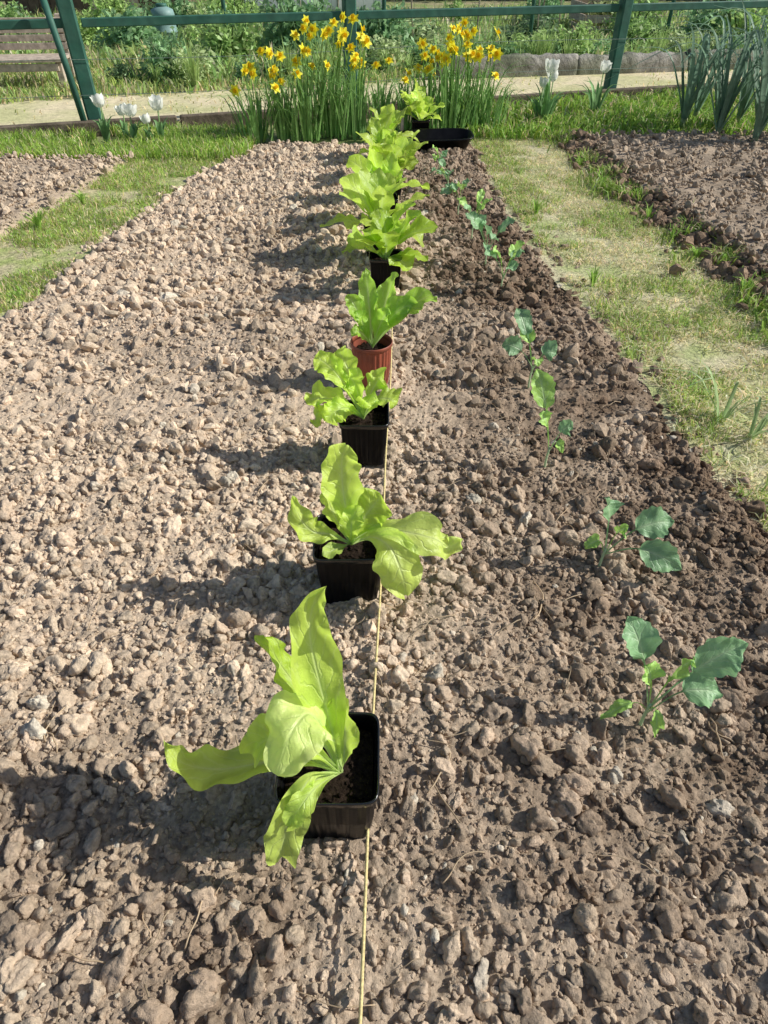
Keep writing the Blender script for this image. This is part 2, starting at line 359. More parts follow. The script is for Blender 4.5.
x,y=region(26000,lambda y:0*y+.45,lambda y:0*y+3.8,4.5,6.2,.38); m=(y<fy(x)-.08); x=x[m];y=y[m]
finish(ob_mesh('weed_strip',blades('weed_strip',x,y,GZ,R.uniform(.03,.11,len(x)),.005,.9,gcol(len(x),(.27,.44,.07),ST,.14),'')),kind='stuff',label='low green weeds between the bed and the fence',cat='weeds')
x,y=region(52000,lambda y:0*y-7,lambda y:0*y+7,5.6,9.0); m=(y>fy(x)+1.25+.25*(fbm(x,y,2)-.5)); x=x[m];y=y[m]
finish(ob_mesh('meadow_grass',blades('meadow_grass',x,y,GZ,R.uniform(.03,.10,len(x)),.006,.8,gcol(len(x),(.38,.52,.15),ST,.28),'')),kind='stuff',label='rough grass beyond the sandy path',cat='grass')
x,y=region(9000,lambda y:0*y-7,lambda y:0*y+7,4.6,8.2,.5,1.6,2); m=(y>fy(x)+.12)&(y<fy(x)+1.4); x=x[m];y=y[m]
finish(ob_mesh('path_edge_grass',blades('path_edge_grass',x,y,GZ,R.uniform(.01,.035,len(x)),.004,.9,gcol(len(x),(.46,.52,.18),ST,.4),'')),kind='stuff',label='thin grass growing through the sandy path',cat='grass')

# ---------------------------------------------------------------- leaves
def leaf(acc,pts,width,N0=None,ruf=.006,freq=2.8,cup=.25,col=(.33,.5,.05),pale=(.70,.82,.38),kind='lettuce',nu=24,nv=11,twist=0,pk=.62,tip=2.2,crk=None):
    P=catmull(pts,nu); T=np.gradient(P,axis=0); T/=np.linalg.norm(T,axis=1)[:,None]+1e-9
    if N0 is None:
        rd=P[-1]-P[0]; rd[2]=0; rd/=np.linalg.norm(rd)+1e-6; N0=np.array([0,0,1.])-.7*rd
    S=np.cross(T,np.asarray(N0,float)); S/=np.linalg.norm(S,axis=1)[:,None]+1e-9; N=np.cross(S,T)
    s=np.linspace(0,1,nu)
    if twist:
        ct,st=np.cos(twist*s)[:,None],np.sin(twist*s)[:,None]; S,N=S*ct+N*st,N*ct-S*st
    asym=0
    if kind=='lettuce':
        w=.11+.89*sstep(s,.08,pk); w=w*np.clip(1-(np.clip(s-pk,0,1)/(1.005-pk))**tip,0,1)**(.5 if tip>1.6 else .8)
        p0=R.uniform(0,6); w=w*(1+.045*np.sin(s*13+p0)+.03*np.sin(s*31+p0*2)); asym=.06*np.sin(s*17+p0*3)
    elif kind=='cabbage':
        w=np.where(s<.40,.05,0)+np.where(s>=.40,.05+np.sqrt(np.clip(1-((s-.64)/.245)**2,0,1)),0)
        w=np.where(s>.64,.05*(s<.99)+(1-((np.clip(s,.64,1)-.64)/.36)**1.4),w); w*=1+.06*np.sin(s*62)
    else:
        w=sstep(s,-.3,.1)*(1-s**2.2*.98)
    v=np.linspace(-1,1,nv); ph=R.uniform(0,6.28); ph2=R.uniform(0,6.28)
    W=(w*width/2)[:,None]; vv=v[None]
    env=sstep(s,.18,.5)[:,None]
    rufv=ruf*np.abs(vv)**1.8*env*(np.sin(2*math.pi*freq*s[:,None]+np.where(vv>0,ph,ph2))+.40*np.sin(2*math.pi*freq*2.2*s[:,None]+ph2+vv*2))
    side=vv*W*(1+(asym[:,None]*vv if kind=='lettuce' else 0))+ (.25*ruf*np.abs(vv)**3*np.sign(vv)*env*np.sin(2*math.pi*freq*1.7*s[:,None]+ph2) if kind=='lettuce' else 0)
    off=cup*W*vv**2+rufv+.25*ruf*np.sin(9*s[:,None]+4*vv+ph)
    if kind!='strap':
        ck=(.0036 if kind=='lettuce' else .002) if crk is None else crk
        sx=R.uniform(0,200); off=off+ck*env*(fbm(side*70*np.ones_like(s[:,None])+sx,s[:,None]*9+vv*0,1,3)-.5)*2*np.minimum(1,.35+np.abs(vv)*2)
    V=P[:,None]+S[:,None]*side[...,None]+N[:,None]*off[...,None]
    mid=np.clip(np.exp(-(vv/.14)**2)*(1-.95*s[:,None])*.8+.9*sstep(s,.25,.0)[:,None],0,1)[...,None]
    tone=R.uniform(.9,1.1)
    C=(np.array(col)*tone)*(1-mid)+np.array(pale)*mid
    UV=np.stack([np.broadcast_to(vv,W.shape[:1]+(nv,)),np.broadcast_to(s[:,None],(nu,nv))],2)
    acc.add(V.reshape(-1,3),gridfaces(nu,nv),np.broadcast_to(C,V.shape).reshape(-1,3),UV.reshape(-1,2))
LC=(.64,.82,.13)
def rnd_lettuce(acc,c,n=9,L=.15,wd=.075,up0=84,up1=38,col=LC,ruf=.008,az0=0):
    for i in range(n):
        f=i/(n-1); az=az0+i*2.399+R.normal(0,.45); el=math.radians(up0*(1-f)+up1*f+R.normal(0,9)); l=L*R.uniform(.6,1.15)
        bend=math.radians(R.uniform(2,12)+6*f)
        p=np.array(c,float)+np.array([math.cos(az),math.sin(az),0])*.006; pts=[p.copy()]
        for j in range(5):
            p=p+l/5*np.array([math.cos(az)*math.cos(el),math.sin(az)*math.cos(el),math.sin(el)]); pts.append(p.copy()); el-=bend; az+=R.normal(0,.12)
        cc=np.array(col)*R.uniform(.72,1.1)
        leaf(acc,pts,wd*R.uniform(.65,1.15),ruf=ruf,col=cc,nu=20,nv=9,freq=2.4,twist=R.normal(0,.4),tip=R.choice([1.5,2.2,2.8]))

def sqring(hw,z,rc,n=96,rib=0,nr=9):
    out=[]
    for i in range(n):
        a=2*math.pi*(i+.5)/n; c,s=math.cos(a),math.sin(a); p=9
        r=(abs(c)**p+abs(s)**p)**(-1/p); q=hw*r
        if rib:
            t=(c/s if abs(s)>abs(c) else s/c); q+=rib*(1 if math.sin(t*nr*math.pi)>0 else 0)
        out.append((q*c,q*s,z))
    return out
def rring(r,z,n=96,rib=0,nr=26):
    return [((r+(rib if math.sin(nr*2*math.pi*i/n)>0 else 0))*math.cos(2*math.pi*i/n),(r+(rib if math.sin(nr*2*math.pi*i/n)>0 else 0))*math.sin(2*math.pi*i/n),z) for i in range(n)]
def loft(rings,capb=True,capt=False):
    a=Acc(); V=np.array([p for r in rings for p in r]); n=len(rings[0])
    F=[(i*n+j,i*n+(j+1)%n,(i+1)*n+(j+1)%n,(i+1)*n+j) for i in range(len(rings)-1) for j in range(n)]
    a.add(V,F)
    if capb: a.F.append(np.arange(n)[::-1][None])
    if capt: a.F.append(((len(rings)-1)*n+np.arange(n))[None])
    return a
def pot_meshes(w,h,kind):
    ring=(lambda q,z,rib=0: sqring(q,z,.01,rib=rib)) if kind=='sq' else (lambda q,z,rib=0: rring(q,z,rib=rib))
    t=w/2; b=w*.385; rb=1 if kind=='sq' else 2
    body=loft([ring(b-.004,0),ring(b,.003,.0008*rb),ring(b+(t-b)*.5,h*.5,.0010*rb),ring(t-.004,h-.012,.0008*rb),ring(t-.0042,h-.0118),ring(t-.006,h-.012),ring(b+(t-b)*.5-.003,h*.5),ring(b-.004,.005)])
    body.F.append((7*96+np.arange(96))[None])
    m=M_pot if kind=='sq' else M_tpot
    bm_=body.mesh('pot_body',[m],smooth=False)
    rim=loft([ring(t-.0035,h-.011),ring(t-.0008,h-.0105),ring(t+.0002,h-.002),ring(t-.0004,h-.0004),ring(t-.0012,h),ring(t-.0022,h-.0006),ring(t-.0028,h-.003),ring(t-.0058,h-.0115),ring(t-.0035,h-.011)],capb=False)
    rm=rim.mesh('pot_rim',[M_rim if kind=='sq' else M_tpot],smooth=True)
    zs=h-.028; q=t-.0085
    rr=[ring(q*f,zs+.004*(1-f)) for f in (1,.8,.6,.4,.2,.05)]
    so=loft(rr,capb=False,capt=True)
    V=np.concatenate(so.V); V[:,2]+=.006*(fbm(V[:,0]+5,V[:,1]+5,90,3)-.5); so.V=[V]
    k=90; px,py=R.uniform(-q*.9,q*.9,k),R.uniform(-q*.9,q*.9,k); 
    if kind!='sq': mk=px**2+py**2<(q*.92)**2; px,py=px[mk],py[mk]; k=len(px)
    Vc,Fc,_=scatter(px,py,np.full(k,zs+.003),R.uniform(.0015,.005,k),np.ones((k,3)),1)
    so.add(Vc,Fc)
    return bm_,rm,so.mesh('soil',[M_psoil],smooth=False)
PM={}
def potted(loc,w,h,kind,acc,label,rot=0):
    key=(w,h,kind)
    if key not in PM: PM[key]=pot_meshes(*key)
    e=empty('potted_lettuce',loc,label,'lettuce',group='potted lettuces lined up along the string')
    p=finish(ob_mesh('pot',PM[key][0]),parent=e); p.rotation_euler=(0,0,rot)
    finish(ob_mesh('rim',PM[key][1]),parent=p)
    s=finish(ob_mesh('potting_soil',PM[key][2]),parent=e); s.rotation_euler=(0,0,rot)
    finish(ob_mesh('lettuce_leaves',acc.mesh('lettuce_leaves',[M_lett],off=loc,uv=True)),parent=e)
    return e
HI=dict(nu=54,nv=21)
# --- plant 1
a=Acc(); c0=(-.055,.44,.105)
leaf(a,[c0,(-.060,.45,.17),(-.074,.475,.24),(-.084,.50,.293),(-.080,.515,.328),(-.064,.525,.350)],.060,N0=(.55,-.7,.35),ruf=.007,cup=.55,col=LC,twist=.7,pk=.48,tip=1.2,crk=.005,**HI)
leaf(a,[c0,(-.07,.448,.180),(-.086,.44,.234),(-.102,.410,.238),(-.116,.382,.206)],.082,N0=(-.1,-.2,1),ruf=.008,cup=-.2,col=(.76,.88,.30),freq=2.4,pk=.58,tip=2.0,crk=.005,**HI)  # colour whitened to put the sunlit highlight into this front leaf
leaf(a,[c0,(-.09,.43,.148),(-.14,.43,.148),(-.20,.428,.134),(-.240,.43,.144),(-.258,.44,.174)],.046,N0=(0,-.5,1),ruf=.009,cup=.5,col=LC,twist=-.3,pk=.6,tip=1.6,**HI)
leaf(a,[c0,(-.085,.415,.142),(-.105,.385,.125),(-.118,.36,.09),(-.126,.352,.060)],.046,N0=(-.2,-1,.5),ruf=.007,col=(.66,.83,.16),twist=.4,pk=.68,**HI)
leaf(a,[c0,(-.075,.46,.17),(-.105,.49,.215),(-.128,.505,.25),(-.140,.51,.285)],.048,N0=(.5,-.5,.5),ruf=.008,col=(.50,.71,.07),twist=-.5,pk=.5,tip=1.4,**HI)
leaf(a,[c0,(-.08,.43,.17),(-.11,.43,.198),(-.138,.425,.200),(-.155,.42,.182)],.052,N0=(0,-.3,1),ruf=.009,col=LC,**HI)
leaf(a,[c0,(-.048,.45,.14),(-.048,.46,.18),(-.055,.468,.225)],.038,N0=(-.3,-.8,.3),ruf=.005,nu=24,col=LC)
leaf(a,[c0,(-.085,.42,.122),(-.115,.40,.112)],.018,N0=(0,-.4,1),ruf=.003,nu=14,col=(.62,.78,.2))
leaf(a,[c0,(-.08,.405,.135),(-.098,.380,.132),(-.112,.368,.115)],.030,N0=(0,-.4,1),ruf=.005,nu=20,col=(.62,.80,.15))
potted((-.068,.450,-.002),.125,.13,'sq',a,'yellow-green lettuce with long leaves spilling over a black square pot')
# --- plant 2
a=Acc(); c0=(-.057,.855,.11)
leaf(a,[c0,(-.062,.865,.165),(-.068,.88,.215),(-.068,.895,.256),(-.060,.905,.280)],.066,N0=(.2,-.9,.3),ruf=.007,cup=.5,col=LC,twist=.3,pk=.58,tip=1.8,**HI)
leaf(a,[c0,(-.09,.845,.14),(-.118,.84,.152),(-.138,.845,.178),(-.148,.857,.214)],.046,N0=(.4,-.6,.6),ruf=.008,col=LC,twist=.3,tip=1.5,pk=.55,**HI)
leaf(a,[c0,(-.04,.86,.15),(-.020,.868,.18),(-.004,.875,.20)],.074,N0=(-.3,-.7,.6),ruf=.006,col=(.57,.77,.09),pk=.6,tip=3,**HI)
leaf(a,[c0,(-.02,.845,.15),(.03,.825,.166),(.08,.815,.156),(.105,.818,.136),(.128,.82,.152)],.062,N0=(0,-.5,1),ruf=.011,cup=.2,col=(.70,.86,.20),freq=2.8,pk=.52,tip=1.5,**HI)
leaf(a,[c0,(-.02,.83,.148),(.010,.80,.152),(.028,.775,.12),(.036,.768,.076)],.078,N0=(.2,-.9,.6),ruf=.008,cup=-.15,col=(.68,.84,.17),freq=2.3,pk=.62,tip=2.0,**HI)
leaf(a,[c0,(-.055,.84,.145),(-.052,.85,.17),(-.04,.86,.19)],.038,N0=(-.1,-.8,.4),ruf=.005,col=LC)
leaf(a,[c0,(-.08,.83,.122),(-.10,.81,.124)],.028,N0=(0,-.4,1),ruf=.003,nu=14,col=(.6,.78,.15))
leaf(a,[c0,(-.075,.86,.15),(-.090,.875,.175),(-.098,.885,.200)],.038,ruf=.006,nu=20,col=LC)
potted((-.060,.862,-.002),.120,.125,'sq',a,'yellow-green lettuce with wide floppy leaves in a black pot',rot=.02)
# --- plant 3
a=Acc(); c0=np.array((-.045,1.27,.10))
for tp,w,N0 in [((-.145,1.29,.235),.050,(.5,-.7,.5)),((-.10,1.31,.24),.048,(.2,-.9,.3)),((-.165,1.25,.150),.064,(0,-.5,1)),((.028,1.245,.150),.055,(0,-.5,1)),((-.120,1.20,.135),.052,(0,-.6,.8)),((-.03,1.22,.155),.045,(0,-.7,.7)),((.0,1.30,.180),.048,(-.4,-.7,.5)),((-.075,1.26,.205),.048,(.2,-.7,.6)),((-.15,1.22,.115),.046,(0,-.5,1))]:
    t=np.array(tp); m1=c0*.6+t*.4+np.array([0,0,.028]); m2=c0*.25+t*.75+np.array([0,0,.022])
    leaf(a,[c0,m1,m2,t],w,N0=N0,ruf=.009,freq=3.4,cup=.3,nu=32,nv=13,col=(.61,.82,.11),twist=R.normal(0,.4),tip=2.6)
potted((-.043,1.270,0),.108,.115,'sq',a,'frilly light green lettuce in a small black pot')
# --- plant 4
a=Acc(); c0=np.array((-.03,1.60,.105))
G4=(.42,.68,.08)
for tp,w,N0,k in [((.128,1.58,.240),.062,(-.3,-.6,.7),.03),((-.095,1.62,.230),.046,(.5,-.7,.4),.02),((-.045,1.66,.285),.048,(.1,-.9,.3),.01),((.03,1.66,.275),.054,(-.2,-.9,.3),.01),((.085,1.58,.205),.062,(-.2,-.7,.7),.04),((-.075,1.58,.195),.042,(.2,-.7,.6),.02),((.015,1.57,.205),.048,(0,-.8,.4),.02),((-.08,1.55,.16),.034,(.2,-.7,.6),.02)]:
    t=np.array(tp); m1=c0*.6+t*.4+np.array([0,0,k]); m2=c0*.25+t*.75+np.array([0,0,k])
    leaf(a,[c0,m1,m2,t],w,N0=N0,ruf=.006,cup=.35,nu=28,col=G4*np.array(R.uniform(.8,1.15)),twist=R.normal(0,.45),pk=.52,tip=1.4)
potted((-.032,1.60,.004),.108,.118,'round',a,'lettuce with glossy green leaves in a ribbed terracotta plastic pot')
# --- far plants
for i,(x,y,L,W_,cc) in enumerate([(.005,2.24,.18,.088,(.50,.72,.07)),(-.02,2.55,.20,.10,(.64,.83,.13)),(.0,2.90,.195,.092,(.56,.78,.09)),(.025,3.25,.20,.095,(.63,.82,.12)),(.0,3.60,.18,.088,(.58,.79,.10)),(.015,3.95,.18,.085,(.64,.83,.13))]):
    a=Acc(); rnd_lettuce(a,(x,y,.10),n=[14,17,14,16,13,14][i],L=L,wd=W_,up1=[30,24,42,34,44,36][i],col=cc,az0=i*1.3)
    potted((x,y,0),.108,.115,'sq',a,'bushy light green lettuce seedling in a small black pot',rot=.05*i)
# tray
a=Acc(); tx,ty=.295,4.27
def trayring(fx,fyy,z): 
    return [(fx*math.copysign(abs(math.cos(t))**.55,math.cos(t)),fyy*math.copysign(abs(math.sin(t))**.55,math.sin(t)),z) for t in np.linspace(0,2*math.pi,64,endpoint=False)]
tr=loft([trayring(.175,.07,0),trayring(.195,.085,.055),trayring(.205,.093,.057),trayring(.206,.094,.062),trayring(.200,.089,.064),trayring(.190,.080,.062),trayring(.17,.066,.006)])
tr.F.append((6*64+np.arange(64))[None])
o=finish(ob_mesh('plant_tray',tr.mesh('plant_tray',[M_pot],smooth=True),(tx,ty,.008)),label='empty black plastic carrying tray lying on the soil',cat='tray')
o.rotation_euler=(math.radians(8),0,math.radians(7))
a=Acc(); rnd_lettuce(a,(.21,4.44,.10),n=14,L=.20,wd=.085,up1=35,col=(.64,.83,.12),az0=2)
potted((.21,4.44,0),.108,.115,'sq',a,'pale green lettuce in a black pot beside the plastic tray')

# ---------------------------------------------------------------- string and peg
a=Acc(); yy=np.linspace(-.6,4.42,220); sx=-.026+.0305*(yy-.207)+.0012*np.sin(yy*9)
z=.030+.004*np.sin(yy*2.1)
tube(a,np.stack([sx,yy,z],1),.0020,seg=8)
finish(ob_mesh('garden_string',a.mesh('garden_string',[M_twine])),label='taut yellow twine marking the planting row',cat='string')
a=Acc(); tube(a,[(.103,4.42,-.05),(.104,4.42,.06),(.106,4.42,.16)],.011,seg=9,r2=.009)
finish(ob_mesh('wooden_peg',a.mesh('wooden_peg',[M_wood],off=(.104,4.42,0)),(.104,4.42,0)),label='short wooden peg holding the twine',cat='peg')

# ---------------------------------------------------------------- cabbage seedlings
BC=(.27,.48,.23); YC=(.42,.68,.15)
def seedling(base,tips,label='young blue-green cabbage seedling planted in bare soil'):
    a=Acc(); b=np.array(base,float); st=b+np.array([.004,.004,.048])
    tube(a,catmull([b-np.array([0,0,.02]),b+np.array([0,.001,.018]),st],8),.0029,seg=7,C=(.56,.64,.34),r2=.0023)
    for t in tips:
        tip_=np.array(t[0]); w=t[1]*.95; N0=t[2] if len(t)>2 and t[2] is not None else (0,-.5,1); col=t[3] if len(t)>3 else BC
        d=tip_-st; m1=st+d*.35+np.array([0,0,.018]); m2=st+d*.72+np.array([0,0,.016])
        leaf(a,[st-np.array([0,0,R.uniform(.004,.022)]),m1,m2,tip_],w,N0=N0,ruf=.005,freq=2.6,cup=.35,col=np.array(col)*R.uniform(.85,1.15),pale=(.58,.72,.42),kind='cabbage',nu=60,nv=13,twist=R.normal(0,.35))
    e=empty('cabbage_seedling',base,label,'cabbage seedling',group='cabbage seedlings in a row')
    finish(ob_mesh('cabbage_leaves',a.mesh('cabbage_leaves',[M_brass],off=base,uv=True)),parent=e)
seedling((.384,.574,0),[((.500,.60,.160),.058,(.1,-.75,.6)),((.342,.638,.172),.052,(.2,-.8,.4)),((.480,.575,.078),.050,(0,-.5,1)),((.362,.585,.128),.034,(.2,-.8,.4),YC),((.316,.565,.028),.018,(0,-.4,1),YC),((.43,.59,.14),.034,(.3,-.8,.4),YC),((.395,.546,.012),.018,(0,-.6,.6),YC)],'cabbage seedling with broad blue-green leaves and pale veins')
seedling((.402,.905,0),[((.396,.942,.142),.048,(.3,-.8,.4)),((.524,.93,.095),.058,(0,-.6,.8)),((.530,.86,.042),.056,(0,-.7,.8)),((.364,.90,.055),.024,(0,-.5,.8),YC),((.43,.90,.10),.028,(0,-.7,.6),YC)])
seedling((.36,1.23,0),[((.320,1.285,.212),.054,(.3,-.8,.2),YC),((.405,1.23,.10),.038,(0,-.7,.6)),((.385,1.21,.05),.022,(0,-.6,.6),YC),((.33,1.24,.13),.030,(.4,-.7,.4),YC)],'leggy cabbage seedling with one tall upright leaf')
seedling((.385,1.60,0),[((.304,1.62,.10),.052,(.3,-.6,.7)),((.444,1.60,.085),.058,(0,-.6,.8)),((.343,1.685,.172),.048,(.3,-.8,.4)),((.39,1.56,.07),.03,(0,-.6,.8),YC),((.36,1.66,.13),.04,(.3,-.8,.4),YC)])
for bx,by,sc in [(.395,2.24,1.0),(.37,2.48,1.0),(.35,2.78,1.0),(.32,3.08,.95),(.295,3.40,.9),(.275,3.72,.75)]:
    tips=[]
    for i in range(6):
        az=R.uniform(0,6.28); l=R.uniform(.04,.10)*sc
        tips.append(((bx+l*math.cos(az),by+l*math.sin(az),R.uniform(.06,.17)*sc),R.uniform(.03,.048)*sc,None,BC if R.random()<.6 else YC))
    seedling((bx,by,0),tips)
# ---------------------------------------------------------------- dry roots
a=Acc()
for i in range(210):
    y0=R.uniform(.15,2.2); x0=R.uniform(-.55,.6)*(1 if y0<1 else 1.5); az=R.uniform(0,6.28); p=[]; l=R.uniform(.02,.13)
    for j in range(6):
        p.append((x0,y0)); az+=R.normal(0,.35); x0+=l/6*math.cos(az); y0+=l/6*math.sin(az)
    p=np.array(p); z=HB(p[:,0],p[:,1]).max()+.005+.005*np.sin(np.linspace(0,3,6))
    tube(a,catmull(np.stack([p[:,0],p[:,1],z],1),12),R.uniform(.0005,.0012),seg=4,C=np.array((.62,.49,.33))*R.uniform(.6,1.2))
finish(ob_mesh('dry_roots',a.mesh('dry_roots',[M_leafc])),kind='stuff',label='thin dry roots and straw bits on the soil',cat='debris')

# ---------------------------------------------------------------- strap leaves
def strap(acc,c,n,h,w,spread,col,droop=.4,nu=10,br=.3):
    for i in range(n):
        az=R.uniform(0,6.28); l=h*R.uniform(.65,1.08); sp=spread*R.uniform(.1,1)
        b=np.array(c)+np.array([math.cos(az),math.sin(az),0])*R.uniform(0,.35)*spread*h*br
        d=np.array([math.cos(az),math.sin(az),0])
        dr=droop*R.uniform(0,1)
        pts=[b,b+d*sp*l*.2+np.array([0,0,l*.4]),b+d*sp*l*.5+np.array([0,0,l*.78]),b+d*sp*l*(.9+.4*dr)+np.array([0,0,l*(1-.5*dr)])]
        leaf(acc,pts,w*R.uniform(.7,1.2),ruf=.001,cup=.4,col=np.array(col)*R.uniform(.7,1.25),pale=np.array(col)*1.3,kind='strap',nu=nu,nv=4)
for x,y,h in [(1.83,4.72,.56),(1.93,4.42,.62),(2.04,4.72,.62),(2.05,4.20,.66),(2.18,4.45,.68),(2.20,4.80,.62),(2.28,4.20,.70),(2.40,4.5,.68),(2.0,4.98,.55),(2.55,4.3,.6)]:
    a=Acc(); strap(a,(x,y,.04),13,h,.028,1.0,(.19,.30,.21),1.2,nu=16,br=.05)
    tube(a,[(x,y,0),(x,y,.06),(x,y,.16)],.018,seg=8,C=(.45,.54,.30),r2=.016)
    e=empty('leek_plant',(x,y,.0),'tall leek with grey-green strap leaves in bare soil','leek',group='leeks in a row')
    finish(ob_mesh('leek_leaves',a.mesh('leek_leaves',[M_leafc],off=(x,y,0))),parent=e)
for tx_,ty_,hh_ in [(.84,1.44,.15),(.88,1.36,.11)]:
    a=Acc(); strap(a,(tx_,ty_,GZ),8,hh_,.010,1.4,(.44,.58,.28),1.0)
    finish(ob_mesh('grass_tuft',a.mesh('grass_tuft',[M_leafc],off=(tx_,ty_,GZ)),(tx_,ty_,GZ)),label='loose tuft of long pale green grass leaves on the path',cat='grass')
for x,y in [(-1.42,2.9),(-1.36,3.25),(1.12,3.0),(1.16,2.55),(1.2,2.2),(1.14,2.75),(1.05,3.5),(1.1,3.3),(1.18,1.95),(1.02,3.9),(.72,2.3),(.66,3.1)]:
    a=Acc(); strap(a,(x,y,GZ),R.integers(14,34),R.uniform(.05,.10),.006,.9,(.33,.52,.10),.7,nu=7)
    finish(ob_mesh('grass_tuft',a.mesh('grass_tuft',[M_leafc],off=(x,y,GZ)),(x,y,GZ)),label='small bright green grass tuft growing beside the bed',cat='grass')
for i in range(34):
    x=R.uniform(-3.2,3.5); y=fy(x)+1.35+R.uniform(0,.5) if x<.4 else 6.8+.215*x+R.uniform(.15,.5)
    if x<-2.5: continue
    a=Acc(); h=R.uniform(.16,.38); strap(a,(x,y,GZ),30,h,.010,.7,(.40,.54,.19),.8,nu=7)
    finish(ob_mesh('grass_tuft',a.mesh('grass_tuft',[M_leafc],off=(x,y,GZ)),(x,y,GZ)),label='tall rough grass tuft growing beyond the sandy path',cat='grass',group='tall grass tufts')

# daffodils
a=Acc()
for i in range(6):
    az=i*math.pi/3; d=np.array([math.cos(az),math.sin(az),0])
    leaf(a,[d*.004,d*.018+np.array([0,0,.004]),d*.037+np.array([0,0,.001+.004*(i%2)])],.031,N0=(0,0,1),ruf=.002,cup=.15,kind='strap',nu=8,nv=5)
me_pet=a.mesh('petals',[M_petal])
tr=loft([[(q*math.cos(t)*(1+.06*math.sin(9*t)*(z>.02)),q*math.sin(t)*(1+.06*math.sin(9*t)*(z>.02)),z) for t in np.linspace(0,2*math.pi,28,endpoint=False)] for q,z in ((.006,0),(.009,.006),(.010,.014),(.014,.022),(.0125,.022),(.008,.012),(.004,.005))],capb=True,capt=True)
me_tr=tr.mesh('trumpet',[M_trump])
clumps=[(-.74,4.50,.34,6,42),(-.60,4.60,.40,7,54),(-.46,4.58,.46,10,60),(-.32,4.68,.50,12,65),(-.17,4.66,.46,10,56),(-.02,4.78,.36,3,36),(.14,4.82,.36,3,34),(.28,4.80,.42,8,50),(.40,4.74,.47,12,60),(.52,4.82,.45,9,56),(.64,4.76,.36,4,40)]
for x,y,h,nf,nl in clumps:
    e=empty('daffodil_clump',(x,y,GZ),'clump of yellow daffodils in bloom by the fence','daffodils',group='daffodil clumps by the fence')
    a=Acc(); strap(a,(x,y,GZ),nl,h*.90,.013,.78,(.24,.42,.13),.9,nu=9,br=1.3)
    heads=[]
    for i in range(nf):
        az=R.uniform(0,6.28); rad=R.uniform(.02,.18); hh=h*R.uniform(.70,1.15)
        t=np.array((x+rad*math.cos(az),y+rad*math.sin(az)*.8,hh)); b=np.array((x+rad*.2*math.cos(az),y+rad*.2*math.sin(az),GZ))
        tube(a,catmull([b,(b*.4+t*.6)+np.array([0,0,.02]),t],8),.003,seg=5,C=(.30,.48,.14)); heads.append(t)
    finish(ob_mesh('daffodil_leaves',a.mesh('daffodil_leaves',[M_leafc],off=(x,y,GZ))),parent=e)
    for t in heads:
        f=finish(ob_mesh('flower',me_pet,tuple(t-np.array((x,y,GZ)))),parent=e)
        f.rotation_euler=(math.radians(R.uniform(35,100)),R.uniform(-.3,.3),R.uniform(-.9,1.7)); s=R.uniform(.8,1.1); f.scale=(s,s,s)
        finish(ob_mesh('trumpet',me_tr),parent=f)
# tulips
def tulip_head():
    a=Acc()
    for i in range(6):
        az=i*math.pi/3; d=np.array([math.cos(az),math.sin(az),0]); k=1 if i%2 else .85
        leaf(a,[d*.003,d*.022*k+np.array([0,0,.008]),d*.030*k+np.array([0,0,.030]),d*.034*k+np.array([0,0,.056])],.040,N0=-d+np.array([0,0,.3]),ruf=.002,cup=.35,kind='lettuce',nu=12,nv=7,crk=0)
    return a.mesh('tulip_head',[M_white])
th=tulip_head()
for x,y,h,s in [(-1.62,4.45,.17,1.15),(-1.52,4.50,.12,1.0),(-1.45,4.40,.13,1.2),(-1.30,4.45,.155,1.25),(-1.35,4.38,.10,.9),(1.02,4.95,.27,1.35),(1.05,4.99,.22,1.1),(.99,4.98,.19,1.0),(1.40,5.15,.25,1.1)]:
    e=empty('tulip',(x,y,GZ),'single white tulip on a short stem','tulip',group='white tulips by the fence')
    a=Acc(); strap(a,(x,y,GZ),11,h*.98,.034,.8,(.25,.43,.18),.4,nu=9); tube(a,[(x,y,GZ),(x+.004,y,h*.5),(x+.008,y,h)],.0035,seg=6,C=(.28,.44,.17))
    finish(ob_mesh('tulip_leaves',a.mesh('tulip_leaves',[M_leafc],off=(x,y,GZ))),parent=e)
    f=finish(ob_mesh('flower',th,(.008,0,h-GZ)),parent=e); f.scale=(s,s,s); f.rotation_euler=(R.uniform(-.3,.3),R.uniform(-.3,.3),R.uniform(0,3))

# ---------------------------------------------------------------- kerb, fence
ang=math.atan(.33)
for i,(xa,xb) in enumerate([(-5.6,-3.45),(-3.44,-1.30),(-1.29,.85),(.86,3.0),(3.01,5.2)]):
    xm=(xa+xb)/2; L_=(xb-xa)/math.cos(ang); a=Acc(); box(a,(0,0,0),(L_-.01,.055,.10),ax=ang,bev=.1)
    finish(ob_mesh('kerb_board',a.mesh('kerb_board',[M_kerb],smooth=False),(xm,fy(xm)-.09,GZ+.022)),label='dark weathered kerb board edging the path',cat='kerb',group='kerb boards along the path')
fe=empty('green_fence',(-1.79,4.80,GZ),'green painted post and rail fence along the path','fence')
base=np.array((-1.79,4.80,GZ))
px=[-5.3,-3.5,-1.79,-.22,1.69,3.5,5.3]
for i,x in enumerate(px):
    a=Acc(); w=.078 if i!=2 else .088
    box(a,(0,0,.48),(w,w,1.0),ax=ang,bev=.12)
    p=finish(ob_mesh('post',a.mesh('post',[M_green],smooth=False),tuple(np.array((x,fy(x),GZ-.03))-base)),parent=fe)
    p.rotation_euler=(0,math.radians([0,0,-1.5,0,.8,0,0][i]),0)
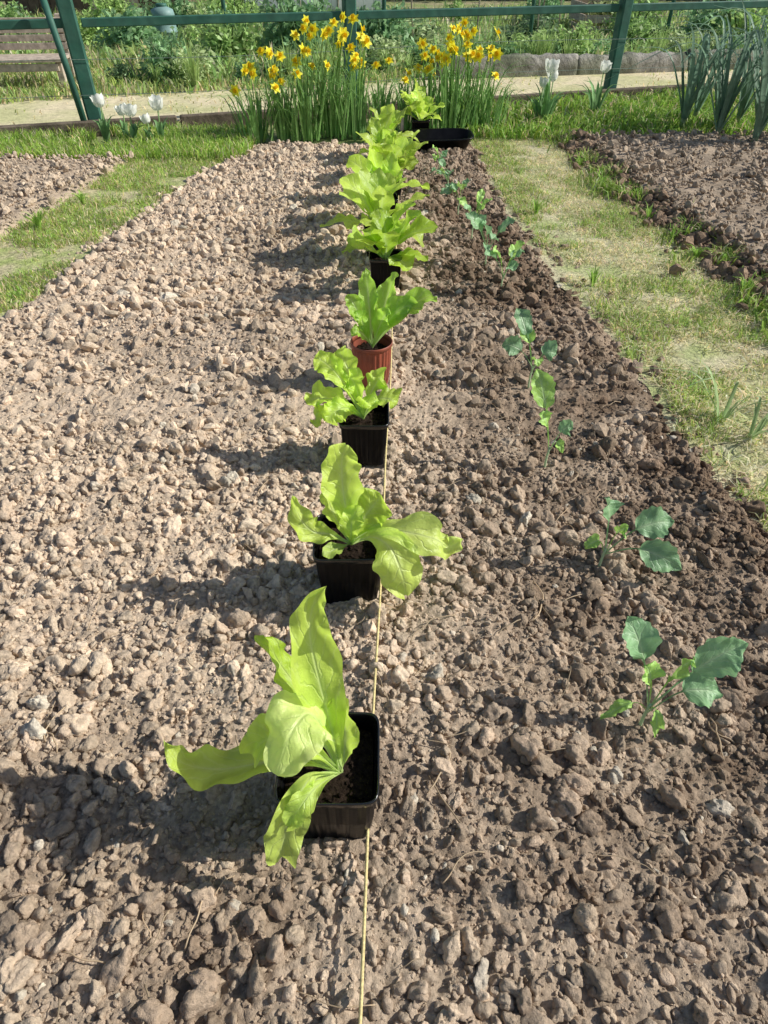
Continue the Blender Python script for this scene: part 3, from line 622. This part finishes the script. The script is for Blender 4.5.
for i in range(len(px)-1):
    xa,xb=px[i]+.045,px[i+1]-.045; xm=(xa+xb)/2
    for h_,t_ in ((.550,.045),(.93,.045)):
        a=Acc(); box(a,(0,0,0),((xb-xa)/math.cos(ang),.035,t_),ax=ang,bev=.12)
        finish(ob_mesh('rail',a.mesh('rail',[M_green],smooth=False),tuple(np.array((xm,fy(xm),h_+GZ))-base)),parent=fe)
a=Acc(); tube(a,[(-1.83,4.72,0),(-1.85,4.71,.3),(-1.885,4.70,.66)],.020,seg=8)
finish(ob_mesh('brace',a.mesh('brace',[M_green],off=base)),parent=fe)
for h_ in (.18,.36,.74):
    a=Acc(); tube(a,[(x,fy(x)-.05,h_+.01*math.sin(x*2)) for x in np.linspace(-5.2,5.2,40)],.0014,seg=4)
    finish(ob_mesh('wire',a.mesh('wire',[M_wire],off=base)),parent=fe)

# ---------------------------------------------------------------- low wall
def wy(x): return 6.80+.215*x
wl=empty('low_wall',(0,6.8,GZ),'low weathered grey wall edging the plots','wall')
for i,(xa,xb) in enumerate([(.45,1.7),(1.7,2.75),(2.75,4.3),(4.3,6.5)]):
    nx_=int((xb-xa)/.03); xs_=np.linspace(xa,xb,nx_); prof=[(-.07,-.03),(-.075,.06),(-.06,.135),(-.02,.15),(.04,.148),(.065,.12),(.07,-.03)]
    V=[]
    for xq in xs_:
        for j,(py_,pz_) in enumerate(prof):
            nz=float(fbm(np.array([xq*1.0]),np.array([j*.3+i]),9,3)[0]-.5)
            V.append((xq,wy(xq)-6.8+py_+.03*nz,pz_*(1+.25*nz)+(.02*nz if pz_>0 else 0)-.01*(i%2)))
    a=Acc(); a.add(V,gridfaces(nx_,7)); a.F.append(np.array([np.arange(7)[::-1],(nx_-1)*7+np.arange(7)]))
    finish(ob_mesh('wall_segment',a.mesh('wall_segment',[M_conc],smooth=True)),parent=wl)

bf=empty('wire_fence',(0,8.2,GZ),'thin green wire mesh fence with slim posts','fence')
for x in np.arange(-1.5,8,1.5):
    a=Acc(); tube(a,[(0,0,0),(0,0,.5),(0,0,1.05)],.02,seg=8)
    finish(ob_mesh('post',a.mesh('post',[M_green]),(x,.2*x,0)),parent=bf)
a=Acc()
for h_ in np.arange(.1,1.0,.1): tube(a,[(-1.5,-.3,h_),(3,.6,h_),(7.5,1.5,h_)],.0018,seg=3)
for x in np.arange(-1.5,7.5,.1): tube(a,[(x,.2*x,.05),(x,.2*x,1.0)],.0018,seg=3)
finish(ob_mesh('wire_mesh',a.mesh('wire_mesh',[M_wire])),parent=bf)
# bamboo canes on the plots
for i in range(16):
    x=R.uniform(-2.2,4.5); y=R.uniform(8.0,11.5)+.15*x; lx,ly=R.normal(0,.06,2)
    a=Acc(); tube(a,[(0,0,0),(lx*.5,ly*.5,.6),(lx,ly,1.3)],.009,seg=6)
    finish(ob_mesh('garden_cane',a.mesh('garden_cane',[M_wood]),(x,y,GZ)),label='thin pale bamboo cane stuck in the vegetable plot',cat='cane',group='bamboo canes on the plots')
# pallet compost bin
cb=empty('compost_bin',(2.9,10.6,GZ),'square compost bin made of pale wooden slats','compost bin')
for nm,items in (('front_panel',[((0,-.45,.07+.11*k),(.9,.02,.08)) for k in range(6)]),('back_panel',[((0,.45,.07+.11*k),(.9,.02,.08)) for k in range(6)]),('side_panel',[((-.46,0,.07+.11*k),(.02,.86,.08)) for k in range(6)]),('side_panel',[((.46,0,.07+.11*k),(.02,.86,.08)) for k in range(6)])):
    a=Acc()
    for c_,d_ in items: box(a,c_,d_)
    finish(ob_mesh(nm,a.mesh(nm,[M_wood],smooth=False)),parent=cb)

# ---------------------------------------------------------------- bushes
def cloud(n,rad,size,col):
    d=R.normal(size=(n,3)); d/=np.linalg.norm(d,axis=1)[:,None]; rr=R.uniform(.35,1,n)**.6
    lob=.75+.35*np.sin(d[:,0]*5+R.uniform(0,6))*np.cos(d[:,1]*4+d[:,2]*3+R.uniform(0,6))
    P=d*(rr*lob)[:,None]*np.array(rad); P[:,2]=np.abs(P[:,2])
    a1=R.normal(size=(n,3)); a1/=np.linalg.norm(a1,axis=1)[:,None]; b1=np.cross(a1,R.normal(size=(n,3))); b1/=np.linalg.norm(b1,axis=1)[:,None]
    s=(size*R.uniform(.6,1.3,n))[:,None]
    V=np.stack([P-a1*s,P+b1*s*.45,P+a1*s,P-b1*s*.45],1).reshape(-1,3)
    cc=np.array(col)*R.uniform(.6,1.35,n)[:,None]; i=np.arange(n)*4
    return V,np.stack([i,i+1,i+2,i+3],1),np.repeat(cc,4,0)
BM=[]
for k,col in enumerate([(.34,.50,.17),(.28,.46,.22),(.42,.58,.20),(.22,.33,.16),(.50,.60,.30)]):
    V,F,C=cloud(1500,(.30,.28,.42),.030,col); a=Acc(); a.add(V,F,C)
    for j in range(7):
        az=R.uniform(0,6.28); tube(a,[(0,0,0),(.08*math.cos(az),.08*math.sin(az),.15),(.16*math.cos(az),.16*math.sin(az),.28)],.005,seg=5,C=(.14,.20,.08))
    BM.append(a.mesh('bush_foliage',[M_leafc],smooth=False))
for i in range(125):
    if i<50: x=-5.2+i*.25+R.normal(0,.08); y=wy(x)+(.38 if x>.3 else .0)+R.uniform(0,.55); s=R.uniform(.4,1.0)
    else: x=R.uniform(-6,8); y=R.uniform(7.9,12)+.15*x; s=R.uniform(.6,1.5)
    if x<-2.45 and y<7.8: continue
    o=finish(ob_mesh('leafy_bush',BM[R.integers(0,5)],(x,y,GZ)),label='leafy green vegetable bush on the plot beyond the wall',cat='bush',group='leafy bushes on the far plots')
    o.scale=(s*1.1,s,s*R.uniform(.5,1.1)); o.rotation_euler=(0,0,R.uniform(0,6))
x,y=region(46000,lambda y:0*y-8,lambda y:0*y+9,6.6,13.5,.45,1.3,3); m=y>wy(x)+.15; x=x[m]; y=y[m]
finish(ob_mesh('vegetable_cover',blades('vegetable_cover',x,y,GZ,R.uniform(.05,.24,len(x)),.012,.8,gcol(len(x),(.35,.50,.17),(.62,.58,.36),.2),'')),kind='stuff',label='dense green vegetable and weed cover on far plots',cat='plants')
N_=20000; hx=R.uniform(-16,16,N_); hz=R.uniform(0,1,N_); dep=R.normal(0,.35,N_); top=1.5+.5*fbm(hx,hx*0+4,.8,3)
P=np.stack([hx,17.5+dep,hz*top],1); a1=R.normal(size=(N_,3)); a1/=np.linalg.norm(a1,axis=1)[:,None]; b1=np.cross(a1,R.normal(size=(N_,3))); b1/=np.linalg.norm(b1,axis=1)[:,None]
s=R.uniform(.06,.13,N_)[:,None]
V=np.stack([P-a1*s,P+b1*s*.6,P+a1*s,P-b1*s*.6],1).reshape(-1,3); i=np.arange(N_)*4
me=mesh_np('hedge',V-np.array([0,17.5,0]),[np.stack([i,i+1,i+2,i+3],1)],np.repeat(np.array([.11,.19,.07])*R.uniform(.5,1.5,N_)[:,None],4,0),[M_leafc],smooth=False)
finish(ob_mesh('hedge',me,(0,17.5,0)),label='long dense dark green hedge closing off the gardens',cat='hedge')

# ---------------------------------------------------------------- bench, barrel, tunnel, shed
be=empty('wooden_bench',(-2.92,6.42,GZ),'weathered grey wooden slatted bench on rough grass','bench')
be.rotation_euler=(0,0,.15)
def part(name,items,m=M_wood):
    a=Acc()
    for c,d in items: box(a,c,d)
    finish(ob_mesh(name,a.mesh(name,[m],smooth=False)),parent=be)
part('seat',[((0,-.17+.075*k,.20),(.80,.066,.022)) for k in range(5)])
part('backrest',[((0,.175,.26+.055*k),(.80,.02,.045)) for k in range(4)])
part('apron',[((0,-.185,.155),(.72,.022,.05))])
for sx_ in (-.36,.36):
    part('leg',[((sx_,-.15,.094),(.05,.05,.185))]); part('leg',[((sx_,.212,.235),(.05,.05,.47))])
bar=loft([rring(q,z,n=48) for q,z in ((.11,0),(.125,.02),(.128,.12),(.134,.125),(.134,.14),(.128,.145),(.126,.27),(.13,.28),(.118,.33),(.05,.36))],capt=True)
e=empty('water_barrel',(-2.45,9.3,GZ),'pale green plastic water barrel on the grass','barrel')
finish(ob_mesh('barrel_body',bar.mesh('barrel_body',[M_barr])),parent=e)
lid=loft([rring(q,z,n=32) for q,z in ((.055,.355),(.06,.36),(.06,.38),(.045,.385))],capt=True); finish(ob_mesh('lid',lid.mesh('lid',[M_green])),parent=e)
pt=empty('polytunnel',(-1.0,12.9,GZ),'low white polytunnel with arched hoops','polytunnel')
th_=np.linspace(0,math.pi,24); nx=30; xs=np.linspace(-1.0,1.0,nx)
V=np.array([(x,.7*math.cos(t),.75*math.sin(t)**.9+.01*math.sin(x*9)) for x in xs for t in th_])
a=Acc(); a.add(V,gridfaces(nx,24)); finish(ob_mesh('tunnel_cover',a.mesh('tunnel_cover',[M_film])),parent=pt)
for x in np.linspace(-1.0,1.0,4):
    a=Acc(); tube(a,[(x,.715*math.cos(t),.765*math.sin(t)**.9) for t in th_],.014,seg=6); finish(ob_mesh('hoop',a.mesh('hoop',[M_wire])),parent=pt)
sh=empty('garden_shed',(-4.2,13.2,GZ),'dark timber garden shed with a pitched roof','shed')
a=Acc()
for k in range(16): box(a,(-1.2+.16*k,-.9,.75),(.15,.03,1.5))
for k in range(11): box(a,(1.29,-.8+.16*k,.75),(.03,.15,1.5))
for k in range(11): box(a,(-1.29,-.8+.16*k,.75),(.03,.15,1.5))
finish(ob_mesh('wall',a.mesh('wall',[M_dwood],smooth=False)),parent=sh)
a=Acc(); a.add([(-1.4,-1.05,1.48),(1.4,-1.05,1.48),(1.4,0,2.0),(-1.4,0,2.0),(-1.4,1.05,1.48),(1.4,1.05,1.48),(-1.4,-1.05,1.52),(1.4,-1.05,1.52),(1.4,0,2.05),(-1.4,0,2.05),(-1.4,1.05,1.52),(1.4,1.05,1.52)],[(0,1,2,3),(3,2,5,4),(6,7,8,9),(9,8,11,10),(0,1,7,6),(4,5,11,10)])
finish(ob_mesh('roof',a.mesh('roof',[M_conc],smooth=False)),parent=sh)
a=Acc(); box(a,(.3,-.935,.68),(.7,.03,1.3)); finish(ob_mesh('door',a.mesh('door',[M_wood],smooth=False)),parent=sh)

# ---------------------------------------------------------------- light & camera
w=bpy.data.worlds.new('World'); scene.world=w; w.use_nodes=True; nt=w.node_tree
sky=nt.nodes.new('ShaderNodeTexSky'); sky.sky_type='NISHITA'; sky.sun_disc=False
EL=36
sky.sun_elevation=math.radians(EL); sky.sun_rotation=math.radians(90)
nt.links.new(sky.outputs[0],nt.nodes['Background'].inputs[0]); nt.nodes['Background'].inputs[1].default_value=.10
sl=bpy.data.lights.new('sun','SUN'); sl.energy=5.0; sl.angle=math.radians(.5); sl.color=(1,.97,.90)
so=bpy.data.objects.new('sun',sl); so.rotation_euler=(0,math.radians(90-EL),math.radians(4)); COL.objects.link(so)
cam=bpy.data.cameras.new('camera'); cam.sensor_fit='VERTICAL'; cam.sensor_height=24; cam.lens=680/1024*24; cam.clip_start=.02; cam.clip_end=500
co=bpy.data.objects.new('camera',cam); co.location=(0,0,.9); co.rotation_euler=(math.radians(90-40.07),0,0); COL.objects.link(co)
scene.camera=co
scene.view_settings.view_transform='Standard'; scene.view_settings.look='None'; scene.view_settings.exposure=0
